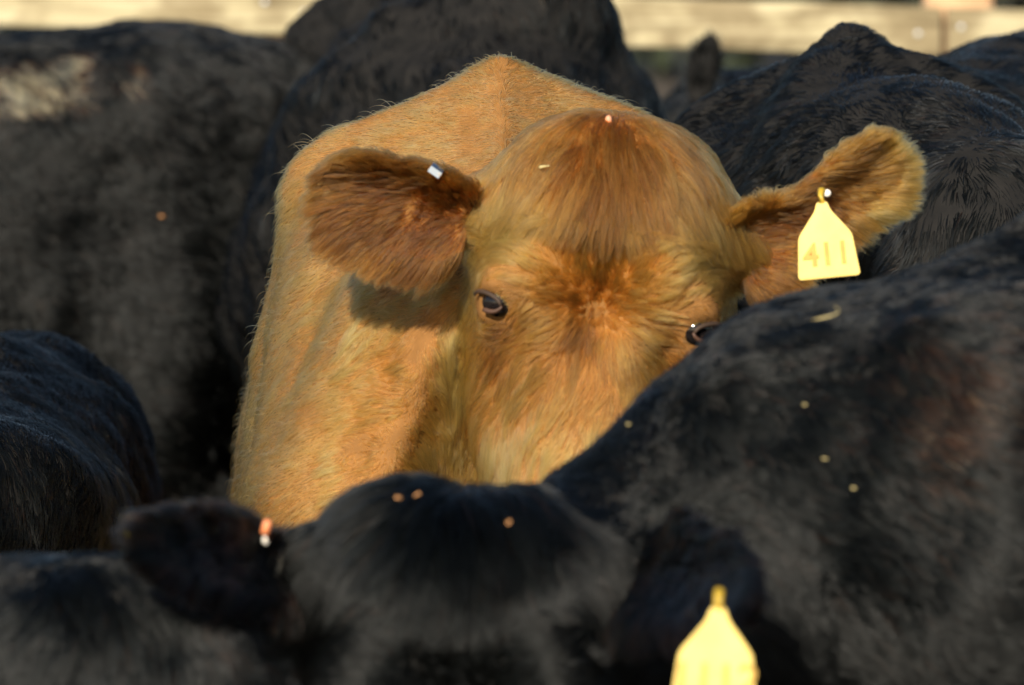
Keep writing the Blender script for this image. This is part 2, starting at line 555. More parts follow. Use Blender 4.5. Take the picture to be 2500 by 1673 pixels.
class Cow:
    def __init__(s, base, rot, sc=1.0, belly=1.0):
        s.base = np.array([base[0], base[1], 0.0]); s.rot = rad(rot); s.sc = sc; s.belly = belly
        c, n = math.cos(s.rot), math.sin(s.rot)
        s.R = np.array([[c, -n, 0], [n, c, 0], [0, 0, 1.0]])
        s.ears = []; s.extra = []; s.lump = .010; s.lumpsize = .13; s.seed = 1; s.rear = 0.0

    def loc(s, p): return (np.asarray(p, float) - s.base) @ s.R      # world -> cow
    def dirl(s, v): return np.asarray(v, float) @ s.R
    def world(s, p): return np.asarray(p) @ s.R.T + s.base

    def set_head(s, mid_eye, down, out, size=1.0):
        s.hp = s.loc(mid_eye); s.H = head_frame(s.dirl(down), s.dirl(out)); s.hs = size

    def hq(s, p): return ((p - s.hp) @ s.H.T) / s.hs
    def hpt(s, a, d, n): return s.hp + (np.array([a, d, n]) * s.hs) @ s.H      # head -> cow
    def hvec(s, a, d, n): return np.array([a, d, n]) @ s.H

    def sdf(s, p):
        t = p / s.sc
        if s.rear:
            t = t.copy(); t[..., 2] += s.rear * np.clip(t[..., 1] / .35, 0, 1) * np.clip(t[..., 2] / 1.3, 0, 1)
        f = torso(t, s.belly) * s.sc
        q = np.stack([np.abs(t[..., 0]), t[..., 1], t[..., 2]], -1)
        leg = cone(q, (.15, -.05, .80), (.145, -.07, .45), .10, .058)
        leg = smin(leg, cone(q, (.145, -.07, .45), (.14, -.05, .08), .058, .038), .05)
        leg = smin(leg, cone(q, (.14, -.05, .08), (.14, -.08, .03), .05, .06), .03)
        leg = smin(leg, cone(q, (.14, 1.05, .85), (.16, .98, .62), .15, .10), .06)
        leg = smin(leg, cone(q, (.16, .98, .62), (.15, 1.20, .44), .09, .055), .05)
        leg = smin(leg, cone(q, (.15, 1.20, .44), (.14, 1.13, .08), .05, .038), .04)
        leg = smin(leg, cone(q, (.14, 1.13, .08), (.14, 1.09, .03), .05, .06), .03)
        leg = smin(leg, cone(q, (0, 1.34, 1.26), (0, 1.43, 1.0), .035, .025), .05)
        leg = smin(leg, cone(q, (0, 1.43, 1.0), (0, 1.42, .55), .022, .03), .03)
        f = smin(f, leg * s.sc, .09 * s.sc)
        for a, b, ra, rb in zip(s.neck[:-1], s.neck[1:], s.nr[:-1], s.nr[1:]):
            f = smin(f, cone(p, a, b, ra, rb), .09)
        for (a, b, ra, rb, k) in s.extra:
            f = smin(f, cone(p, a, b, ra, rb), k) if ra > 0 else smax(f, -cone(p, a, b, -ra, -rb), k)
        m = np.linalg.norm(p - s.hpt(0, .08, -.1), axis=-1) < .45 * s.hs
        f[m] = smin(f[m], head_sdf(s.hq(p[m])) * s.hs, .05)
        return f

    def solid(s, h=.018, fine=None, fh=.008):
        """fine = ((x0,x1),(y0,y1),(z0,z1)) in cow coordinates"""
        tip = s.hpt(0, .42, -.1); pol = s.hpt(0, -.25, -.1)
        k = s.sc
        pts = np.array([tip, pol] + list(s.neck) + [(-.42 * k, -.5 * k, 0), (.42 * k, 1.5 * k, 1.42 * k)])
        lo = pts.min(0) - .16; hi = pts.max(0) + .16; lo[2] = -.01
        ax = []
        for e in range(3):
            if fine is None:
                ax.append(np.arange(lo[e], hi[e] + h, h, dtype=np.float32))
            else:
                ax.append(axis_grid(lo[e], hi[e], fh, h, max(lo[e], fine[e][0]), min(hi[e], fine[e][1])))
        X, Y, Z = ax
        f = np.empty((len(X), len(Y), len(Z)), np.float32)
        YY, ZZ = np.meshgrid(Y, Z, indexing='ij')
        for i0 in range(0, len(X), 12):
            xs = X[i0:i0 + 12]
            p = np.empty((len(xs), len(Y), len(Z), 3), np.float32)
            p[..., 0] = xs[:, None, None]; p[..., 1] = YY; p[..., 2] = ZZ
            f[i0:i0 + 12] = s.sdf(p)
        V, F = surface_nets(f, X, Y, Z)
        V = relax(V, F, 3, .5)
        N = vnormals(V, F)
        hq = s.hq(V)
        inhead = np.clip(1.4 - np.linalg.norm((hq - np.array([0, .06, -.08])) / np.array([.2, .36, .24]), axis=1), 0, 1)
        lump = s.lump * (1 - .55 * np.minimum(inhead * 3, 1))
        V = V + N * (lump * (noise(V, s.lumpsize, s.seed) + .5 * noise(V, s.lumpsize * .4, s.seed + 5)))[:, None]
        V[:, 2] = np.maximum(V[:, 2], .002)
        s.nb = len(V)
        # combs
        C = s.comb(V, N, hq, inhead)
        ew = np.zeros(len(V))
        for e in s.ears:
            eV, eF, eC, eE = e
            F = np.concatenate([F, eF + len(V)]); V = np.concatenate([V, eV]); C = np.concatenate([C, eC]); ew = np.concatenate([ew, .25 + .75 * eE])
        s.V, s.F, s.C, s.ear_w = V, F, unit(C), ew
        s.N = vnormals(V, F)
        s.q = s.hq(V)
        s.inhead = np.concatenate([inhead, np.ones(len(V) - s.nb) * 0])
        return s

    def comb(s, V, N, q, inhead):
        t = V / s.sc
        fr = np.clip(-N[:, 1], 0, 1)      # on forward facing skin the hair parts to the sides and down
        sg = np.clip(t[:, 0] / .06, -1, 1)
        back = np.stack([sg * (.25 + .65 * fr), 1.0 - .3 * fr, -.35 - .25 * fr], -1)
        # the neck's hair runs from the head back to the shoulder
        ax = s.neck[0] - s.neck[-1]
        d = np.linalg.norm(V - s.neck[len(s.neck) // 2], axis=1)
        wn = np.clip(1.3 - d / (np.linalg.norm(ax) * .75), 0, 1)[:, None]
        body = back * (1 - wn) + (unit(ax) + np.stack([sg * .6 * fr, 0 * fr, -.35 - .35 * fr], -1)) * wn
        # the head: forelock falls from the poll, hair bursts out of the whorl between the eyes
        a, sx, n = q[:, 0], q[:, 1], q[:, 2]
        burst = np.stack([a * 1.0, (sx - .0), 0 * a], -1)
        burst = unit(burst) + np.stack([0 * a, .5 * np.clip((sx - .05) / .1, 0, 1), 0 * a], -1)
        fall = unit(np.stack([a * 3.2, .18 + 0 * a, .05 + 0 * a], -1))
        side = unit(np.stack([np.sign(a) * .3, .25 + 0 * a, -1 + 0 * a], -1))
        wf = np.clip((-.072 - sx) / .02, 0, 1)[:, None]
        hd = fall * wf + burst * (1 - wf) + np.stack([np.sign(a) * 2.4, 0 * a, 0 * a], -1) * wf * (1 - wf) + np.stack([a * 6, 0 * a, 0 * a], -1) * wf * (1 - wf)
        ws = np.clip((-.055 - n) / .05, 0, 1)[:, None]
        hd = (hd * (1 - ws) + side * ws) @ s.H
        wh = np.clip(inhead * 4, 0, 1)[:, None]
        return body * (1 - wh) + hd * wh

    def make(s, label, cat, group, skin):
        s.root = empty('cow', s.base, s.rot)
        tag(s.root, label, cat, group)
        s.body = mesh_obj('body', s.V, s.F, skin, s.root)
        return s

    def fur(s, n, m, length, width, lift=.45, clump=.012, clump_amt=.5, wav=.5, seed=1, tint=None, dens=None, lenmul=None, name='coat', droop=.25, npts=5, face_min=-.35, pad=.12, comb=None):
        rng = np.random.default_rng(seed)
        W = s.world(s.V)
        px, py, d = project(W)
        to = unit(np.array([0, 0, CAM_H]) - W)
        Nw = s.N @ s.R.T
        fac = (Nw * to).sum(1)
        vis = (px > -2500 * pad) & (px < 2500 * (1 + pad)) & (py > -1673 * pad) & (py < 1673 * (1 + pad)) & (fac > face_min)
        wv = vis.astype(float)
        if dens is not None: wv = wv * dens
        T = np.concatenate([s.F[:, [0, 1, 2]], s.F[:, [0, 2, 3]]])
        A = .5 * np.linalg.norm(np.cross(s.V[T[:, 1]] - s.V[T[:, 0]], s.V[T[:, 2]] - s.V[T[:, 0]]), axis=1)
        pw = A * wv[T].mean(1)
        pr = np.cumsum(pw); pr /= pr[-1]
        k = np.searchsorted(pr, rng.random(n))
        r1 = np.sqrt(rng.random(n)); r2 = rng.random(n)
        bc = np.stack([1 - r1, r1 * (1 - r2), r1 * r2], -1)
        itp = lambda arr: (arr[T[k]] * (bc[..., None] if arr.ndim == 2 else bc)).sum(1)
        p = itp(s.V); N = unit(itp(s.N)); C = itp(s.C if comb is None else comb)
        L = length * (1 if lenmul is None else itp(lenmul)) * (.65 + .6 * rng.random(n))
        C = unit(C) + wav * (.75 * noise3(p, .055, seed) + .45 * noise3(p, .017, seed + 3)) + .14 * rng.standard_normal((n, 3))
        C = C - N * (C * N).sum(1, keepdims=True)
        C = unit(C)
        lf = lift * (.7 + .6 * rng.random(n)) * (1 + .5 * noise(p, .03, seed + 9))
        u = np.linspace(0, 1, npts)
        Q = np.empty((n, npts, 3))
        g = np.array([0, 0, -1.0])
        for i, t in enumerate(u):
            Q[:, i] = p - N * .002 + (L * t)[:, None] * (C * (.55 + .45 * t) + N * (lf * (1.35 - .75 * t))[:, None] + g * (droop * t)) 
        if clump_amt > 0:
            for cs, ca in ((clump, clump_amt), (clump * 2.7, clump_amt * .45)):
                M3 = np.linalg.qr(np.random.default_rng(seed + 5).standard_normal((3, 3)))[0]
                qv = ((p + 1.0 * cs * noise3(p, cs * 1.5, seed + 31) + .06 * cs * rng.standard_normal((n, 3))) @ M3) / cs
                ii = np.floor(qv + rng.random(3)).astype(np.int64)
                key = (ii[:, 0] * 73856093) ^ (ii[:, 1] * 19349663) ^ (ii[:, 2] * 83492791)
                _, inv = np.unique(key, return_inverse=True)
                c = np.bincount(inv)
                for i in range(1, npts):
                    cen = np.stack([np.bincount(inv, Q[:, i, e]) for e in range(3)], -1) / c[:, None]
                    wgt = ca * u[i] ** 1.3
                    Q[:, i] += (cen[inv] - Q[:, i]) * wgt
        tv = np.full(n, .5) if tint is None else itp(tint)
        tv = np.clip(tv + .10 * rng.standard_normal(n) + .09 * noise(p, .02, seed + 77) + .09 * noise(p, .007, seed + 78), 0, 1) if tint is None or True else tv
        # nothing of the coat goes through the hide
        hc = bpy.data.hair_curves.new(name)
        hc.add_curves([npts] * n)
        hc.attributes['position'].data.foreach_set('vector', Q.astype(np.float32).ravel())
        ra = hc.attributes.get('radius') or hc.attributes.new('radius', 'FLOAT', 'POINT')
        wd = (width * .5 * (.7 + .6 * rng.random(n)))[:, None] * np.interp(u, [0, .5, 1], [1, .85, .12])[None, :]
        ra.data.foreach_set('value', wd.astype(np.float32).ravel())
        ta = hc.attributes.new('tint', 'FLOAT', 'CURVE')
        ta.data.foreach_set('value', tv.astype(np.float32))
        hc.materials.append(m)
        o = bpy.data.objects.new(name, hc)
        COL.objects.link(o)
        o.parent = s.root
        return o

    def add_eyes(s, lid, lid_up, r=.0175):
        for sd in (-1, 1):
            mb = MB(); mb.ball((0, 0, 0), r * s.hs, nu=20, nv=14)
            e = mb.build('eye', M_EYE, s.root, True)
            e.location = tuple(s.hpt(sd * .0965, .004, -.0285))
            for q, m in ((-1, lid_up), (1, lid)):
                pts = []
                tr = np.linspace(-1, 1, 11) if q < 0 else np.linspace(-1.1, .1, 8)
                for t in tr:
                    b = .0016 * (1 - min(1, t * t))
                    pts.append(s.hpt(sd * (.1085 + .0135 * t + .6 * b), .004 - .004 * t + (-.0066 if q < 0 else .0100) * math.sqrt(max(0, 1 - min(1, t * t))), -.0145 - .0110 * t + .8 * b))
                mb = MB(); mb.tube(pts, [.0008 + .0020 * math.sqrt(max(0, 1 - t * t * .8)) for t in tr], 8)
                mb.build('eyelid', m, s.root, True)


def on_coat(c, px, py, lift=.012):
    """point on a cow's hide seen at a pixel of the photograph, lifted to the top of the coat"""
    W = c.world(c.V); x, y, d = project(W)
    Nw = c.N @ c.R.T
    fac = (Nw * unit(np.array([0, 0, CAM_H]) - W)).sum(1)
    k = np.hypot(x - px, y - py)
    k = k + np.where(fac > .05, 0, 1e4) + (d - d.min()) * 60
    i = int(np.argmin(k))
    return W[i] + Nw[i] * lift, Nw[i]


def std_neck(c, pts, r):
    c.neck = np.array([c.loc(p) for p in pts], np.float32)
    c.nr = r


BLACK_GROUP = 'black cattle packed together in the pen'

# ----------------------------------------------------------------- ground, far trees, fence
def dirt_material():
    m, N, L, b = mat('trodden_dirt')
    tc = N.new('ShaderNodeTexCoord')
    n = N.new('ShaderNodeTexNoise'); n.inputs['Scale'].default_value = 3; n.inputs['Detail'].default_value = 10
    r = ramp(N, [(.3, (.035, .026, .018)), (.6, (.075, .056, .038)), (.8, (.12, .09, .06))])
    L.new(tc.outputs['Object'], n.inputs['Vector']); L.new(n.outputs['Fac'], r.inputs['Fac']); L.new(r.outputs['Color'], b.inputs['Base Color'])
    b.inputs['Roughness'].default_value = .95
    bp = N.new('ShaderNodeBump'); bp.inputs['Distance'].default_value = .04
    L.new(n.outputs['Fac'], bp.inputs['Height']); L.new(bp.outputs['Normal'], b.inputs['Normal'])
    return m


gx = np.linspace(-150, 150, 61); gy = np.linspace(-60, 260, 65)
GV = [(x, y, 0.0) for x in gx for y in gy]
GF = [(i * 65 + j, (i + 1) * 65 + j, (i + 1) * 65 + j + 1, i * 65 + j + 1) for i in range(60) for j in range(64)]
g = mesh_obj('ground', GV, GF, dirt_material())
tag(g, 'trodden brown dirt floor of the cattle pen', 'ground', kind='structure')


def foliage_material():
    m, N, L, b = mat('far_foliage')
    tc = N.new('ShaderNodeTexCoord')
    n = N.new('ShaderNodeTexNoise'); n.inputs['Scale'].default_value = 1.3; n.inputs['Detail'].default_value = 8
    r = ramp(N, [(.35, (.015, .022, .010)), (.7, (.05, .065, .03))])
    L.new(tc.outputs['Object'], n.inputs['Vector']); L.new(n.outputs['Fac'], r.inputs['Fac']); L.new(r.outputs['Color'], b.inputs['Base Color'])
    b.inputs['Roughness'].default_value = .9
    return m


rng = np.random.default_rng(4)
nl = 9000
c = np.stack([rng.uniform(-14, 14, nl), rng.uniform(38, 41, nl), rng.uniform(0, 1, nl)], -1)
c[:, 2] = c[:, 2] ** .8 * (3.2 + 1.2 * noise(np.stack([c[:, 0], 0 * c[:, 0], 0 * c[:, 0]], -1), 2.2, 8))
d1 = unit(rng.standard_normal((nl, 3))) * .17; d2 = unit(np.cross(d1, rng.standard_normal((nl, 3)))) * .10
FV = np.stack([c - d1, c + d2, c + d1, c - d2], 1).reshape(-1, 3)
FF = np.arange(nl * 4).reshape(-1, 4)
tl = mesh_obj('treeline', FV, FF, foliage_material())
tag(tl, 'dark green far line of bushes beyond the wooden fence', 'bushes', kind='stuff')


def wood_material(name, c0, c1, c2):
    m, N, L, b = mat(name)
    tc = N.new('ShaderNodeTexCoord')
    mp = N.new('ShaderNodeMapping'); mp.inputs['Scale'].default_value = (1.6, 14, 26)
    n = N.new('ShaderNodeTexNoise'); n.inputs['Scale'].default_value = 2.2; n.inputs['Detail'].default_value = 9; n.inputs['Distortion'].default_value = .6
    r = ramp(N, [(.25, c0), (.5, c1), (.75, c2)])
    L.new(tc.outputs['Object'], mp.inputs['Vector']); L.new(mp.outputs['Vector'], n.inputs['Vector'])
    L.new(n.outputs['Fac'], r.inputs['Fac'])
    n2 = N.new('ShaderNodeTexNoise'); n2.inputs['Scale'].default_value = 9; n2.inputs['Detail'].default_value = 5
    L.new(tc.outputs['Object'], n2.inputs['Vector'])
    r2 = ramp(N, [(.36, (.42, .36, .30)), (.52, (1, 1, 1))])
    L.new(n2.outputs['Fac'], r2.inputs['Fac'])
    mx = N.new('ShaderNodeMix'); mx.data_type = 'RGBA'; mx.blend_type = 'MULTIPLY'; mx.inputs['Factor'].default_value = .75
    L.new(r.outputs['Color'], mx.inputs['A']); L.new(r2.outputs['Color'], mx.inputs['B'])
    L.new(mx.outputs['Result'], b.inputs['Base Color'])
    b.inputs['Roughness'].default_value = .85
    bp = N.new('ShaderNodeBump'); bp.inputs['Distance'].default_value = .004; bp.inputs['Strength'].default_value = .7
    L.new(n.outputs['Fac'], bp.inputs['Height']); L.new(bp.outputs['Normal'], b.inputs['Normal'])
    return m


M_RAIL = wood_material('weathered_rail', (.16, .125, .065), (.40, .345, .205), (.53, .475, .31))
M_POST = wood_material('post_wood', (.45, .27, .14), (.58, .38, .22), (.66, .47, .29))
FD = 11.3
fence = empty('wooden_fence', P(1250, 2600, FD) * np.array([1, 1, 0]))
tag(fence, 'weathered pale wooden rail fence running behind the herd', 'fence')
fb = np.array(fence.location)
J0 = P(2304, 80, FD)
slope = -(P(2500, 140, FD)[2] - P(200, 66, FD)[2]) / (P(2500, 0, FD)[0] - P(200, 0, FD)[0])
ang = math.atan(slope)


def rail_mesh(x0, x1, zc, hh, th, seed):
    """a plank with slightly wavy worn edges and rounded arrises"""
    nX = 60; V = []; F = []
    r = np.random.default_rng(seed)
    wob = np.cumsum(r.standard_normal((nX, 2)), 0) * .0007
    prof = [(-.5, -.42), (-.42, -.5), (.42, -.5), (.5, -.42), (.5, .42), (.42, .5), (-.42, .5), (-.5, .42)]
    for i in range(nX):
        x = x0 + (x1 - x0) * i / (nX - 1)
        z0 = zc - (x - J0[0]) * math.tan(ang)
        for (a, b) in prof:
            V.append((x - fb[0], J0[1] + a * th - fb[1], z0 + b * hh + (wob[i, 0] if b > 0 else wob[i, 1])))
    for i in range(nX - 1):
        for k in range(8):
            F.append((i * 8 + k, i * 8 + (k + 1) % 8, (i + 1) * 8 + (k + 1) % 8, (i + 1) * 8 + k))
    F.append(tuple(range(8))[::-1]); F.append(tuple((nX - 1) * 8 + k for k in range(8)))
    return V, F


RH = .093
zr = P(2304, 75, FD)[2]
for (x0, x1, zc, sd) in ((-2.6, J0[0] - .007, zr, 1), (J0[0] + .006, 3.2, zr - .001, 2)):
    V, F = rail_mesh(x0, x1, zc, RH, .038, sd)
    o = mesh_obj('rail', V, F, M_RAIL, fence, False)
for k, dz in enumerate((-.36, -.90)):
    V, F = rail_mesh(-2.6, 3.2, zr + dz, .09, .038, 5 + k)
    mesh_obj('rail', V, F, M_RAIL, fence, False)
for px in (692, 2345, 3900, -960):
    x = P(px, 80, FD)[0]
    mb = MB(); mb.box((x - fb[0], J0[1] + .019 + .065 - fb[1], .69), (.135, .125, 1.38), bev=.012)
    mb.build('post', M_POST, fence)
for (px, py) in ((2345, 66), (2240, 82), (648, 6), (745, 30)):
    c = P(px, py, FD); mb = MB()
    mb.ball((c[0] - fb[0], J0[1] - .0195 - fb[1], c[2]), (.006, .0025, .006), nu=12, nv=8)
    mb.build('nail', M_NAIL, fence, True)

# ----------------------------------------------------------------- the red cow
wi = P(1222, 118, 6.42)
red = Cow((wi[0], wi[1] + .01), 1.0, wi[2] / 1.385 - .004, .97)
red.set_head(P(1462, 760, 5.86), (-.14, -.10, -1), (.0, -1, .03), 1.06)
std_neck(red, [wi + np.array([0, -.06, -.36]), wi + np.array([.06, -.24, -.28]), wi + np.array([.10, -.42, -.19])], [.17, .120, .10])
red.neck[-1] = red.hpt(0, -.06, -.17)
# dewlap and the fold where the neck meets the shoulder
for (a, b, ra, rb, k) in (
        (P(1115, 660, 6.05), P(1058, 860, 6.05), .014, .012, .05), (P(1058, 860, 6.05), P(955, 1230, 6.04), .012, .014, .05),
        (P(985, 760, 6.15), P(850, 1250, 6.13), .07, .10, .08),
        (P(1129 + 125, 676, 6.01), P(935 + 365, 1250, 5.99), -.054, -.158, .03),  # hollow carved behind the cheek to turn the neck strip out of the sun
        (P(900, 700, 6.30), P(800, 1200, 6.24), .07, .06, .10)):
    red.extra.append((red.loc(a).astype(np.float32), red.loc(b).astype(np.float32), ra, rb, k))
red.lump = .006; red.rear = .10
H = red.hpt
# near ear: wide, held out level, hollow side forward and down
e1 = ear_sheet(H(-.137, -.074, -.075), red.hvec(-1, -.07, .0), None, red.hvec(.15, .40, 1), .148, .053, .85, bend=-.05, prof=[.70, 1, 1, .96, .84, .66, .35])
# far ear: broad cup at the root, pinched where the tag goes through, flaring tip
e2 = ear_sheet(H(.122, -.075, -.085), red.hvec(1, -.82, -.05), None, red.hvec(.30, .30, 1), .200, .053, 1.0, prof=[.85, 1.05, .55, .70, .82, .72, .35])
red.ears = [e1, e2]
lo = red.loc(P(1000, 700, 5.6)); 
red.solid(h=.03, fine=((-.36, .36), (-.85, .12), (.80, 1.45)), fh=.0085)
red.make('ginger red cow facing the camera among the black cattle, yellow tag in one ear', 'cow', None, RED_SKIN)
red.add_eyes(M_LID, M_LID_BROWN)


def red_fur():
    s = red
    q = s.q; a, sx, n = q[:, 0], q[:, 1], q[:, 2]
    ear = s.ear_w > 0
    hd = np.clip(s.inhead * 4, 0, 1)
    # strand length
    lm = np.full(len(s.V), 1.0)
    pollm = np.exp(-(a / .078) ** 2 - ((sx + .135) / .075) ** 2) * hd
    brow = np.exp(-((np.abs(a) - .085) / .04) ** 2 - ((sx + .06) / .07) ** 2) * hd
    lm = lm * (1 - .1 * hd) + 1.0 * pollm + .5 * brow
    ned = np.linalg.norm((np.stack([np.abs(a), sx, n], -1) - np.array([.110, .004, -.014])) / np.array([.045, .035, .05]), axis=1)
    lm = lm * np.clip(.25 + .75 * (ned - .5), .25, 1)
    lm[ear] = 1.0 + 1.1 * s.ear_w[ear]
    # coat colour, with some light and shade painted in: foxier forelock and whorl, cream on cheeks, shoulder and muzzle side
    t = np.full(len(s.V), .80) + .09 * noise(s.V, .11, 3)
    t = t - .22 * np.exp(-np.sum(((s.V - s.loc(wi)) / np.array([.035, .06, .03])) ** 2, axis=1))
    t = t - .14 * hd - .27 * pollm - .08 * hd * np.clip((-sx - .06) / .05, 0, 1) - .30 * np.exp(-((a + .008) / .045) ** 2 - ((sx - .02) / .07) ** 2) * hd + .06 * brow
    t = t - .25 * np.exp(-((np.abs(a) - .085) / .018) ** 2 - ((sx - .045) / .035) ** 2) * hd + .12 * np.exp(-(a / .05) ** 2 - ((sx - .2) / .08) ** 2) * hd  # hollows at the inner eye corners darkened: shade painted into the tint
    t[ear] = .07 + .26 * s.ear_w[ear] ** 1.5 + .10 * noise(s.V[ear], .03, 41)  # brown ear hair, darkened further for the shade inside the cup
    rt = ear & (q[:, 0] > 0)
    t[rt] += .10 + .30 * np.clip((q[rt, 0] - .20) / .08, 0, 1)  # far ear paler towards its tip: sunlight painted into the tint
    # bare round the eyes
    ed = np.linalg.norm((np.stack([np.abs(a), sx, n], -1) - np.array([.110, .005, -.014])) / np.array([.0135, .0068, .0125]), axis=1)
    bare = (ed > 1).astype(float)
    wh = np.exp(-(a / .03) ** 2 - ((sx + .02) / .05) ** 2) * hd
    dens = bare * (1 + .25 * hd + 1.6 * wh) * np.where(s.V[:, 1] > .7, .1, 1)
    body = (~ear) & (hd < .5)
    m_e = ear.astype(float)
    s.fur(340000, RED_FUR, .0195, .00068, lift=.42, clump=.006, clump_amt=.35, wav=.32, seed=11, tint=t, dens=dens * (hd < .6) * (~ear), lenmul=lm, droop=.2, name='coat')
    s.fur(160000, RED_FUR, .028, .00070, lift=.36, clump=.013, clump_amt=.72, wav=.7, seed=12, tint=t, dens=dens * (hd >= .3) * (~ear), lenmul=lm, droop=.3, name='head_hair')
    s.fur(16000, RED_FUR, .024, .00045, lift=.65, clump=.02, clump_amt=0, wav=.5, seed=14, tint=t, dens=(hd < .6) * (~ear) * np.where(s.V[:, 1] > .7, .1, 1), droop=.25, name='guard_hair')
    s.fur(42000, RED_FUR, .038, .00075, lift=.5, clump=.011, clump_amt=.65, wav=.7, seed=13, tint=t, dens=m_e * (.4 + s.ear_w), lenmul=lm * .54, droop=.38, name='ear_hair', face_min=-2)


red_fur()


# ear tags ---------------------------------------------------------------
def font_marks(text, size, R, c, m, parent):
    """flat digits as a curve object laid 0.6 mm proud of the tag"""
    cu = bpy.data.curves.new('number', 'FONT')
    cu.body = text; cu.size = size; cu.align_x = 'CENTER'; cu.align_y = 'CENTER'; cu.extrude = .0003; cu.offset = .0007
    cu.materials.append(m)
    tmp = bpy.data.objects.new('number', cu)
    COL.objects.link(tmp)
    dg = bpy.context.evaluated_depsgraph_get()
    me = bpy.data.meshes.new_from_object(tmp.evaluated_get(dg))
    bpy.data.objects.remove(tmp, do_unlink=True)
    bpy.data.curves.remove(cu)
    if not me.materials: me.materials.append(m)
    o = bpy.data.objects.new('number', me)
    COL.objects.link(o)
    M = Matrix.Identity(4)
    for i in range(3):
        for j in range(3): M[i][j] = float(R[i][j])
    M.translation = Vector(tuple(c))
    o.matrix_local = M
    o.parent = parent
    return o


def rounded(poly, r=.004, k=4):
    out = []
    n = len(poly)
    for i in range(n):
        p0, p1, p2 = (np.array(poly[(i + j) % n], float) for j in (-1, 0, 1))
        a = p1 + unit(p0 - p1) * min(r, np.linalg.norm(p0 - p1) * .45); b = p1 + unit(p2 - p1) * min(r, np.linalg.norm(p2 - p1) * .45)
        for t in np.linspace(0, 1, k):
            out.append(tuple((1 - t) ** 2 * a + 2 * t * (1 - t) * p1 + t * t * b))
    return out


def ear_tag(cow, top, scale, roll, yaw, tilt, text, stud=True):
    """top = where the tag's neck passes through the ear (world)"""
    R = np.array(Matrix.Rotation(rad(yaw), 3, 'Z') @ Matrix.Rotation(rad(roll), 3, 'Y') @ Matrix.Rotation(rad(90 + tilt), 3, 'X'))
    e = empty('ear_tag', cow.loc(top)); e.parent = cow.root
    Rl = cow.R.T @ R
    k = scale
    out = rounded([(-.006 * k, .0), (-.0085 * k, -.010 * k), (-.030 * k, -.038 * k), (-.035 * k, -.086 * k), (.035 * k, -.086 * k), (.030 * k, -.038 * k), (.0085 * k, -.010 * k), (.006 * k, .0)][::-1], .005 * k)
    mb = MB(); mb.plate(out, .0022, Rl, (0, 0, 0), .035)
    mb.build('tag_panel', M_TAG, e)
    mb = MB(); mb.tube([Rl @ np.array([0, -.002, .0]), Rl @ np.array([0, .006 * k, -.003]), Rl @ np.array([.001, .012 * k, -.008])], [.0042 * k, .0036 * k, .0045 * k], 10)
    mb.build('tag_neck', M_TAG_NECK, e, True)
    font_marks(text, .036 * k, Rl, Rl @ np.array([.0, -.060 * k, .0016]), M_INK, e)
    return e


tg = ear_tag(red, P(2006, 492, 5.83), .92, -6, -6, 3, '411')
mb = MB(); c0 = red.loc(on_coat(red, 2000, 452, .016)[0]); mb.ball((0, 0, 0), .0042); mb.tube([(0, 0, 0), (0, .02, 0)], .002)
o = mb.build('ear_stud', M_PIN, red.root, True); o.location = tuple(c0)
# steel clip folded over the upper edge of the near ear
eg = e1[0][:18 * 14].reshape(18, 14, 3)
c0 = max((eg[5, 0], eg[5, 13]), key=lambda v: v[2]) + np.array([0, -.012, .006])
Rc = np.array(Matrix.Rotation(rad(35), 3, 'Y'))
mb = MB()
arc = [(-.010, -.006), (-.009, .002), (-.005, .006), (.002, .007), (.008, .004), (.010, -.004), (.008, -.006), (.006, .001), (.001, .0045), (-.004, .004), (-.007, .0), (-.008, -.006)]
mb2 = []
n = len(arc)
V = []
for dy in (-.008, .008):
    for (u, v) in arc: V.append(Rc @ np.array([dy, u, v]) * .85)
F = [tuple(range(n)), tuple(range(n, 2 * n))[::-1]] + [(i, n + i, n + (i + 1) % n, (i + 1) % n) for i in range(n)]
o = mesh_obj('ear_clip', V, F, M_METAL, red.root, False); o.location = tuple(c0)

# ----------------------------------------------------------------- black cattle
def mud_tint(W, px, py):
    """dried mud caked on the flank of the far side-on cow (fixed on its hide)"""
    return W


def black_tint(s, base=.40, brown=None):
    return np.full(len(s.V), base + .03) + .075 * noise(s.V, .1, s.seed + 2) + .035 * noise(s.V, .03, s.seed + 4)


# far side-on cow with the muddy flank
c = P(-1050, 60, 9.6)
A = Cow((c[0], c[1]), -90, .975, 1.02); A.seed = 3; A.lump = .011
std_neck(A, [A.world((0, -.1, 1.12)), A.world((0, -.45, 1.1)), A.world((0, -.75, 1.05))], [.2, .16, .13])
A.set_head(A.world((0, -.95, 1.02)), A.R @ np.array([0, -.5, -1]), A.R @ np.array([0, -1, .4]))
A.solid(h=.024)
A.make('black cow standing side-on with dried tan mud caked on its flank', 'cow', BLACK_GROUP, BLACK_SKIN)
Wp = A.world(A.V); px, py, _ = project(Wp)
t = black_tint(A, .42)
Q2 = noise(A.V, .05, 4) * 26 + noise(A.V, .02, 9) * 14
mud = ((px + .3 * Q2 < 212) & (py + Q2 * .7 > 118 + np.clip((190 - px) * .30, 0, 55)) & (py + Q2 * .5 < 288 - .15 * px)).astype(float)
mud = np.clip(mud * (.9 + .5 * noise(A.V, .03, 12)), 0, 1)
mud2 = .45 * ((np.hypot((px - 325) / 35, (py - 185) / 50) + noise(A.V, .03, 21) * .8) < .8)
t = np.maximum(t, (.98 + .1 * noise(A.V, .02, 31)) * (mud > .22)); t = np.maximum(t, .93 * (mud2 > 0))
A.fur(90000, BLACK_FUR, .032, .0016, lift=.35, clump=.02, clump_amt=.6, wav=.6, seed=21, tint=t)

